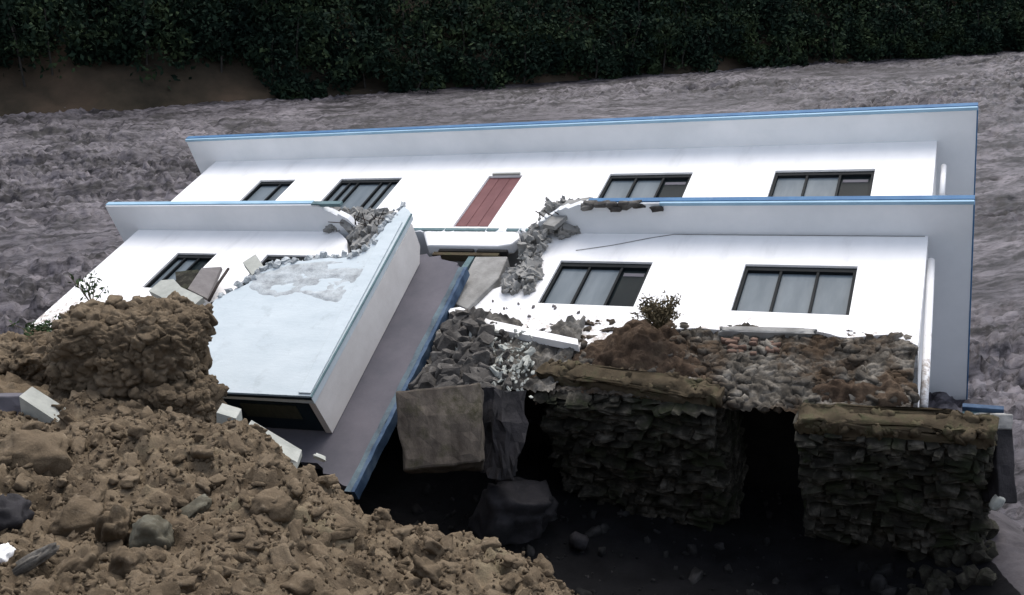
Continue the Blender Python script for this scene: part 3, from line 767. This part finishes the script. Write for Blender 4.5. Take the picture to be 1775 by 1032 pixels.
# tilted broken slab plate at the right end of the tear
pl_ = MB().prism([onB(u, v, -.35)[[0, 2]] for u, v in ((942, 394), (985, 352), (1015, 352), (962, 398))], -.42, -.33)
single('slab_plate', bmb_to_world(pl_), M['concrete'], 'tilted grey concrete plate at the right end of the torn floor slab', 'concrete fragment', smooth=False)

# rubble heap between porch and white wall
def hp_y(x, z):
    P = np.stack([x, z, 0 * x], 1)
    return -.02 - .14 * chunks(P, .26, 201, False) - .09 * chunks(P, .12, 211, False) - .12 * fbm(P * 1.4, 5, 203)
xs_, zs_ = np.meshgrid(np.arange(-9.4, -5.3, .04), np.arange(-4.75, -2.9, .04))
e0, e1 = onB(632, 850)[[0, 2]], onB(815, 480)[[0, 2]]
kp = ((xs_ - e0[0]) * (e1[1] - e0[1]) - (zs_ - e0[1]) * (e1[0] - e0[0])) > 0.05
hp_ = grid_mesh('rubble_bed', xs_, hp_y(xs_.ravel(), zs_.ravel()).reshape(xs_.shape), zs_, M['grey'], keep=kp)
hp_.matrix_world = MB_
tag(hp_, 'grey gravel and broken stone heaped below the torn white wall', 'rubble', kind='stuff')
stone_pts = []
for i in range(400):
    u, v = rnd.uniform(705, 880), rnd.uniform(548, 700)
    if u < 795 - (v - 545) * .52 or (u > 830 and v < 575): continue
    s = rnd.uniform(.12, .34) if u < 850 else rnd.uniform(.06, .12)
    if any(abs(u - a) < 9 and abs(v - b) < 7 for a, b in stone_pts): continue
    stone_pts.append((u, v))
    mb = MB().rock(b2w(onB(u, v, -.25 - .1 * rnd.random())), (s * 1.4, s, s * .75), None, 2, .36, .4, None, 1.3)
    single('stone', mb, M['rubblestone'], 'loose angular grey stone in the heap between the fallen porch and the torn white wall', 'stone', 'grey stones heaped beside the porch', False)
ch = MB()
for i in range(420):
    u, v = rnd.gauss(858, 42), rnd.gauss(636, 36)
    if not (790 < u < 925 and 572 < v < 692): continue
    s = rnd.uniform(.02, .06) if i % 9 else rnd.uniform(.07, .14); ch.rock(onB(u, v, -.2 - .12 * rnd.random()), (s * 1.5, s, s * .5), None, 2, .4, .45)
tag(bmb_to_world(ch).build('plaster_debris', M['pale'], None, False), 'white plaster crumbs scattered over the grey gravel heap', 'debris', kind='stuff')
# white plinth lip that tore off along the wall foot
lp = MB().prism([onB(u, v, -.1)[[0, 2]] for u, v in ((778, 543), (800, 540), (850, 562), (1003, 596), (1004, 606), (850, 576), (782, 552))], -.2, -.05)
single('wall_strip', bmb_to_world(lp), M['wall'], 'long white broken plinth strip above the gravel heap', 'wall fragment', smooth=False)

# soil heaps on the plinth
def soil_heap(pts, height, m, label, seed, st=.035):
    """a heap of earth over the outline (photo positions on the wall plane), rising 'height' from it"""
    C = np.array([onB(u, v)[[0, 2]] for u, v in pts]); x0, z0 = C.min(0) - .1; x1, z1 = C.max(0) + .1
    xs = np.arange(x0, x1, st); zs = np.arange(z0, z1, st); X, Zz = np.meshgrid(xs, zs)
    p = np.stack([X.ravel(), Zz.ravel()], 1)
    ins = np.zeros(len(p), bool); dm = np.full(len(p), 9.0)
    for i in range(len(C)):
        a, b = C[i], C[i - 1]
        cr_ = ((a[1] > p[:, 1]) != (b[1] > p[:, 1])) & (p[:, 0] < (b[0] - a[0]) * (p[:, 1] - a[1]) / (b[1] - a[1] + 1e-9) + a[0])
        ins ^= cr_
        ab = b - a; t = np.clip(((p - a) @ ab) / (ab @ ab + 1e-9), 0, 1)
        dm = np.minimum(dm, np.linalg.norm(p - a - t[:, None] * ab, axis=1))
    sd = np.where(ins, dm, -dm)
    P = np.stack([p[:, 0], p[:, 1], 0 * p[:, 0]], 1)
    sd = sd + .08 * fbm(P * 2.5, 3, seed)
    hgt = height * (1 - np.exp(-np.maximum(sd, -.1) / .35)) + (sd > 0) * (.12 * fbm(P * 1.6, 4, seed) + .09 * chunks(P, .3, seed, False) + .07 * chunks(P, .13, seed + 5, False) + .05 * fbm(P * 6, 3, seed + 9))
    o = grid_mesh('soil_heap', X, (.12 - hgt).reshape(X.shape), Zz, m, keep=(sd > -.06).reshape(X.shape))
    o.matrix_world = MB_
    return tag(o, label, 'soil heap')
soil_heap([(925, 690), (905, 655), (960, 628), (1010, 600), (1060, 575), (1110, 552), (1170, 553), (1190, 590), (1225, 640), (1235, 672), (1100, 655), (960, 642)], .3, M['redsoil'], 'reddish brown soil heap against the foot of the white wall under the dry shrub', 301)
soil_heap([(1385, 700), (1400, 668), (1460, 655), (1540, 648), (1580, 660), (1582, 705), (1480, 712)], .42, M['redsoil'], 'reddish brown soil heap at the right foot of the house by the downpipe', 311)

# concrete block broken off left of the left footing
def oriented(c, half, xdir, ydir, name, m, label, cat, taper=0.0, group=None, bev=.02, sub=True, rag=0.0):
    """box with face normal ydir (towards the viewer), xdir along its width; roughened"""
    x = Vector(xdir).normalized(); n = Vector(ydir).normalized(); x = (x - n * x.dot(n)).normalized(); z = x.cross(-n)
    m3 = Matrix((x, -n, z)).transposed()
    bm = bmesh.new(); bmesh.ops.create_cube(bm, size=2.0)
    if sub: bmesh.ops.subdivide_edges(bm, edges=bm.edges, cuts=7, use_grid_fill=True)
    V = np.array([v.co[:] for v in bm.verts]); W_ = V * np.array(half)
    W_[:, 0] *= 1 + taper * V[:, 2]
    W_ = W_ + rag * np.stack([fbm(V * 1.1 + k * 5 + 2, 3, 31 + k) for k in range(3)], 1)
    if sub: W_ = W_ + .018 * np.stack([fbm(W_ * 4 + k * 9 + c[0], 3, 7 + k) for k in range(3)], 1)
    for v, p in zip(bm.verts, W_): v.co = p
    me = bpy.data.meshes.new(name); bm.to_mesh(me); bm.free(); me.materials.append(m)
    o = bpy.data.objects.new(name, me); COL.objects.link(o)
    mw = m3.to_4x4(); mw.translation = Vector(c); o.matrix_world = mw
    bevel(o, bev)
    return tag(o, label, cat, group)
M['brownblock'] = mat('soil_stained_concrete', [(0.030, 0.025, 0.021), (0.080, 0.068, 0.057), (0.155, 0.133, 0.108)], 1.7, 0.9, 0.3, 22, spec=.06, stretch=(1.5, 1, .8), extra=tint((.045, .042, .026), 2.4, .5, .66))
oriented(wd(766, 747, 15.0), (.60, .45, .57), (1, .10, .05), (.02, -.80, .6), 'concrete_block', M['brownblock'], 'square brown stained concrete block jutting out right of the porch slab', 'concrete block', .05, rag=.04, bev=.035)
oriented(wd(868, 755, 15.6), (.2, .3, .62), (1, .3, -.2), (.5, -.7, .45), 'concrete_block', M['boulder'], 'narrow dark curved concrete edge standing right of the brown block', 'concrete block', .2, rag=.10)
# fragments on the earth heap
oriented(wd(18, 715, 13.3), (.30, .12, .24), (1, .1, 0), (-.25, -.9, .3), 'concrete_fragment', M['mauve'], 'mauve grey concrete wall piece at the left edge of the earth heap', 'concrete fragment')
single('concrete_fragment', MB().prism([(0, 0), (.62, 0), (.5, .16), (.03, .46)], -.12, .12).__class__().hexa(np.array([(0, -.1, 0), (.62, -.14, 0), (.62, .2, 0), (0, .2, 0), (0, -.1, .46), (.5, -.14, .17), (.5, .2, .15), (0, .2, .46)]) @ np.array(Euler((0, .05, -.1)).to_matrix()).T + wd(48, 737, 13.0)), M['pale'], 'pale greenish concrete wedge beside the left edge of the earth heap', 'concrete fragment', smooth=False)
single('concrete_fragment', MB().hexa(np.array([(-.12, -.1, -.1), (.13, -.1, -.16), (.13, .2, -.16), (-.12, .2, -.1), (-.10, -.06, .24), (.13, -.06, .16), (.13, .2, .16), (-.10, .2, .24)]) + wd(395, 742, 12.3)), M['pale'], 'small upright pale concrete chunk left of the pale triangular slab', 'concrete fragment', smooth=False)
single('concrete_fragment', MB().hexa(np.array([(-.32, -.08, -.12), (.36, -.08, -.26), (.36, .25, -.26), (-.32, .25, -.12), (-.27, -.02, .2), (.36, -.02, -.19), (.36, .25, -.17), (-.22, .25, .24)]) + wd(462, 776, 12.0)), M['pale'], 'pale triangular concrete slab under the front of the fallen porch', 'concrete fragment', smooth=False)
single('concrete_fragment', MB().rock(wd(553, 793, 12.2), (.16, .08, .05), (0.2, .6, .3), 3, .3, .4), M['pale'], 'small white chip at the lower edge of the mauve porch slab', 'concrete fragment')

# clod-covered earth block on the heap
bm = bmesh.new(); bmesh.ops.create_cube(bm, size=2.0); bmesh.ops.subdivide_edges(bm, edges=bm.edges, cuts=79, use_grid_fill=True)
bm.verts.index_update(); VC = np.array([v.co[:] for v in bm.verts]); F = [[v.index for v in f.verts] for f in bm.faces]; bm.free()
V = VC / np.linalg.norm(VC, axis=1)[:, None]; VC = VC / 1.1
def earth_block(c, size, seed, m, label, name='earth_mound', amp=1.0, rot=(0, 0, 0), lean=0.0):
    P = (.34 * V + .66 * VC) * np.array(size) / 2
    P[:, 0] += lean * P[:, 2] + .10 * np.sin(P[:, 2] * 3 + seed)
    P = P @ np.array(Euler(rot).to_matrix()).T
    Pw = P + .06 * np.stack([fbm(P * 4, 2, 12), fbm(P * 4 + 40, 2, 13), fbm(P * 4 + 80, 2, 14)], 1)
    dsp = .16 * fbm(P * 1.1 + seed, 4, seed) + .10 * chunks(Pw + seed, .36, seed) + .10 * chunks(Pw + seed * 2, .17, seed + 4) + .05 * chunks(Pw, .085, seed + 8) + .04 * fbm(P * 8, 4, seed)
    P = P + V * (dsp * amp)[:, None]
    mb = MB().add(P + np.array(c), F)
    gg = np.random.RandomState(seed)
    for k in gg.randint(0, len(P), int(900 * size[0] * size[2] / 3)):
        sz_ = .03 + .17 * gg.uniform() ** 3
        mb.rock(P[k] * (1 - .02) + np.array(c), (sz_ * gg.uniform(1, 1.7), sz_, sz_ * gg.uniform(.7, 1)), (gg.normal(0, .5), gg.normal(0, .5), gg.uniform(0, 6)), 3 if sz_ > .1 else 2, .4, .65, int(gg.randint(9999)), 1.4)
    o = single(name, mb, m, label, 'earth mound'); return o
earth_block(wd(236, 634, 14.3), (2.0, 1.5, 1.6), 17, M['clod'], 'tall brown block of clods standing on the heap left of the white porch', rot=(.0, .06, .12), lean=.16)
earth_block(wd(322, 708, 13.9), (.95, .8, .75), 29, M['clod'], 'smaller brown clod mass leaning on the right foot of the tall earth block', amp=.6)
earth_block(wd(60, 640, 15.6), (1.3, 1.2, .8), 37, M['clod'], 'dark low earth mound behind the left edge of the heap', amp=.8)

# loose clods all over the heap: nobody could count them
cl = MB(); V1, F1 = ico(2)
gq = np.random.RandomState(77)
qx = gq.uniform(-7.5, 1.4, 5200); qy = 5.2 + 7.4 * gq.uniform(0, 1, 5200)
qh = base_h(qx, qy); qz = ground_h(qx, qy)
for x, y, z, h in zip(qx, qy, qz, qh):
    if h < 1.3: continue
    s = .025 + .15 * gq.uniform() ** 6
    cl.rock((x, y, z + s * .05), (s * gq.uniform(1, 2.2), s, s * gq.uniform(.6, .95)), (gq.normal(0, .4), gq.normal(0, .4), gq.uniform(0, 6)), 3 if s > .09 else 2, .45, .6, None, 1.5)
qx = gq.uniform(-6.5, 1.4, 9000); qy = 5.6 + 6.4 * gq.uniform(0, 1, 9000); qz = ground_h(qx, qy); qh = base_h(qx, qy)
for x, y, z, h in zip(qx, qy, qz, qh):
    if h > 1.3:
        s = .012 + .03 * gq.uniform() ** 2
        cl.rock((x, y, z + s * .3), (s * gq.uniform(1, 1.8), s, s * .8), None, 1, .3, .7)
tag(cl.build('earth_clods', M['clod'], None, True, False), 'loose brown clods strewn over the earth heap', 'clods', kind='stuff')
def surf(u, v, lift=0.0):
    """where the photo ray meets the heap"""
    for t in np.arange(6, 16, .02):
        p = wd(u, v, t)
        if ground_h(np.array([p[0]]), np.array([p[1]]))[0] >= p[2]: return p + np.array([0, 0, lift])
    return wd(u, v, 12)
for (u, v, sz, rt, mk, lb) in ((268, 945, (.34, .3, .5), (.3, .1, .2), 'olive', 'rounded olive grey rock with a pale face half buried in the heap'),
                               (196, 930, (.26, .3, .75), (.35, .35, .1), 'clod', 'long upright brown slab of earth left of the olive rock'),
                               (218, 985, (.24, .25, .42), (.3, .5, .1), 'clod', 'short leaning brown earth slab below the long upright one'),
                               (140, 905, (.5, .4, .4), (.2, .1, .4), 'clod', 'broad smooth brown clod left of the upright earth slab'),
                               (130, 990, (.45, .25, .22), (0, -.6, .3), 'clod', 'oblong brown clod at the bottom left of the heap'),
                               (55, 800, (.75, .6, .5), (.1, .1, .4), 'clod', 'large grey brown boulder of earth below the concrete wedge'),
                               (12, 905, (.35, .4, .5), (.1, .4, .1), 'boulder', 'mauve grey rock at the left edge of the picture'),
                               (4, 968, (.16, .2, .22), (.1, .1, .1), 'wall', 'white stone below the mauve rock at the left edge'),
                               (38, 985, (.6, .12, .1), (0, -.5, .3), 'grey', 'thin grey stone bar below the white stone'),
                               (470, 880, (.4, .3, .25), (.1, .2, .7), 'clod', 'wide brown clod in the middle of the heap'),
                               (335, 885, (.35, .2, .12), (.1, -.3, .7), 'olive', 'flat greenish stone right of the olive rock')):
    p = surf(u, v)
    single('rock', MB().rock(p, sz, rt, 4, .26, .72, None, 1.7), M[mk], lb, 'rock', 'rocks and big clods on the heap')
# boulder and stones in the dark pit
single('boulder', MB().rock(wz(893, 895, -.25), (1.1, .8, 1.0), (.3, .25, .5), 4, .34, .55, 41, 1.6), M['boulder'], 'purple grey boulder in the dark pit below the brown block', 'boulder')
single('rock', MB().rock(wz(1003, 938, -.5), (.3, .25, .25), None, 2, .25, .6), M['boulder'], 'small pale stone on the pit floor right of the boulder', 'rock')
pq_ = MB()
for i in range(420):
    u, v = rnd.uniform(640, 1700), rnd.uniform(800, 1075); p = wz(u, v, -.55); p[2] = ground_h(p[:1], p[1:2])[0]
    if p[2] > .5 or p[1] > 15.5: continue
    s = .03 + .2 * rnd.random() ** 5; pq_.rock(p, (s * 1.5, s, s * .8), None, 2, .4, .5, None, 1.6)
tag(pq_.build('rubble', M['pitstone'], None, True, False), 'rubble coloured near black for the shade of the pit floor it lies on', 'rubble', kind='stuff')
for i in range(46):
    u, v = rnd.uniform(1570, 1710), rnd.uniform(925, 1030); p = wz(u, v, .0); p[2] = ground_h(p[:1], p[1:2])[0] + .03; s = rnd.uniform(.08, .26)
    single('stone', MB().rock(p, (s * 1.3, s, s * .8), None, 2, .3, .55), M['stone'], 'dark stone lying on the mud below the right stone footing', 'stone', 'dark stones below the right footing', False)
oriented(wd(1722, 805, 13.9), (.13, .3, .5), (1, 0, 0), (.1, -.9, .45), 'concrete_fragment', M['boulder'], 'narrow mauve concrete post right of the right stone footing', 'concrete fragment')
oriented(wd(1721, 731, 13.9), (.14, .25, .11), (1, 0, 0), (.1, -.9, .45), 'concrete_fragment', M['concrete'], 'grey concrete cap above the mauve post right of the stone footing', 'concrete fragment')
single('stone', MB().rock(wd(1727, 872, 13.6), (.12, .12, .22), (0, .5, 0), 2, .2, .5), M['pale'], 'pale chip leaning at the foot of the mauve concrete post', 'stone')

# broken plaster, board and bars left of the porch top
w_ = [onB(u, v, -.5)[[0, 2]] for u, v in ((262, 512), (283, 494), (305, 492), (318, 506), (356, 524), (340, 538), (300, 532))]
single('plaster_slab', bmb_to_world(MB().prism(w_, -.62, -.5)), M['pale'], 'cream broken plaster slab lying on top of the earth block', 'plaster slab', smooth=False)
w_ = [onB(u, v, -.3)[[0, 2]] for u, v in ((352, 470), (386, 468), (362, 523), (328, 506))]
single('board', bmb_to_world(MB().prism(w_, -.38, -.3)), M['wood'], 'flat grey board across the lower corner of the left ground floor window', 'board', smooth=False)
w_ = [onB(u, v, -.2)[[0, 2]] for u, v in ((305, 474), (345, 470), (330, 500), (320, 506), (307, 495))]
single('masonry_chunk', bmb_to_world(MB().prism(w_, -.24, -.1)), M['stone'], 'dark grey masonry chunk in front of the left ground floor window', 'masonry chunk', smooth=False)
for (pts, lb) in ((((362, 522), (378, 492), (396, 466)), 'dark bent bar beside the grey board, the steeper of two'), (((366, 527), (398, 514), (428, 503)), 'dark flat bar lying at the upper edge of the white porch panel')):
    single('metal_bar', bmb_to_world(MB().tube([onB(u, v, -.6) for u, v in pts], .03, 6)), M['rust'], lb, 'bar')
w_ = [onB(u, v, -.9)[[0, 2]] for u, v in ((424, 462), (446, 448), (462, 472), (440, 484))]
single('masonry_chunk', bmb_to_world(MB().prism(w_, -1.0, -.88)), M['pale'], 'pale square masonry chunk at the top left corner of the porch panel', 'masonry chunk', smooth=False)

# ================================================================== PLANTS
def plant(base, h, stems, leaf, nl, m, label, cat, spread=.5, seed=1, dry=False):
    g = random.Random(seed); root = empty('weed' if not dry else 'dry_shrub', Matrix.Translation(Vector(base)), label, cat)
    st = MB(); lf = MB()
    for i in range(stems):
        an = g.uniform(0, 6.28); r = g.uniform(.15, 1) * spread
        tip = Vector((math.cos(an) * r, math.sin(an) * r, h * g.uniform(.55, 1)))
        pts = [Vector((0, 0, 0)), tip * .5 + Vector((g.uniform(-.04, .04), g.uniform(-.04, .04), .08 * h)), tip]
        st.tube(pts, .010, 4, .004)
        for k in range(nl):
            t = g.uniform(.25, 1.05); p = pts[1].lerp(pts[2], max(0, (t - .5) * 2)) if t > .5 else pts[0].lerp(pts[1], t * 2)
            p = p + Vector((g.gauss(0, .05), g.gauss(0, .05), g.gauss(0, .05))) * (spread + .3)
            a = Vector((g.gauss(0, 1), g.gauss(0, 1), g.gauss(0, 1))).normalized(); b = a.cross(Vector((g.gauss(0, 1), g.gauss(0, 1), g.gauss(0, 1)))).normalized()
            s = leaf * g.uniform(.6, 1.3)
            lf.add([tuple(p - a * s), tuple(p + b * s * .4), tuple(p + a * s), tuple(p - b * s * .4)], [(0, 1, 2, 3)])
    st.build('stems', M['dry'], root); lf.build('leaves', m, root, fix=False)
plant(wd(160, 530, 15.2), .5, 7, .045, 16, M['weed'], 'thin green weed sprouting before the lower left corner of the white wall', 'weed', .3, 3)
plant(wd(95, 600, 16.0), .5, 14, .05, 20, M['weed'], 'low green weeds left of the tall earth block', 'weed', .5, 4)
plant(b2w(onB(1140, 570, -.35)), .5, 60, .04, 24, M['dry'], 'dry brown shrub on the soil heap under the ground floor windows', 'shrub', .45, 5, True)
plant(wd(60, 585, 16.4), .3, 10, .05, 14, M['weed'], 'small green tuft at the far left edge of the heap', 'weed', .4, 6)
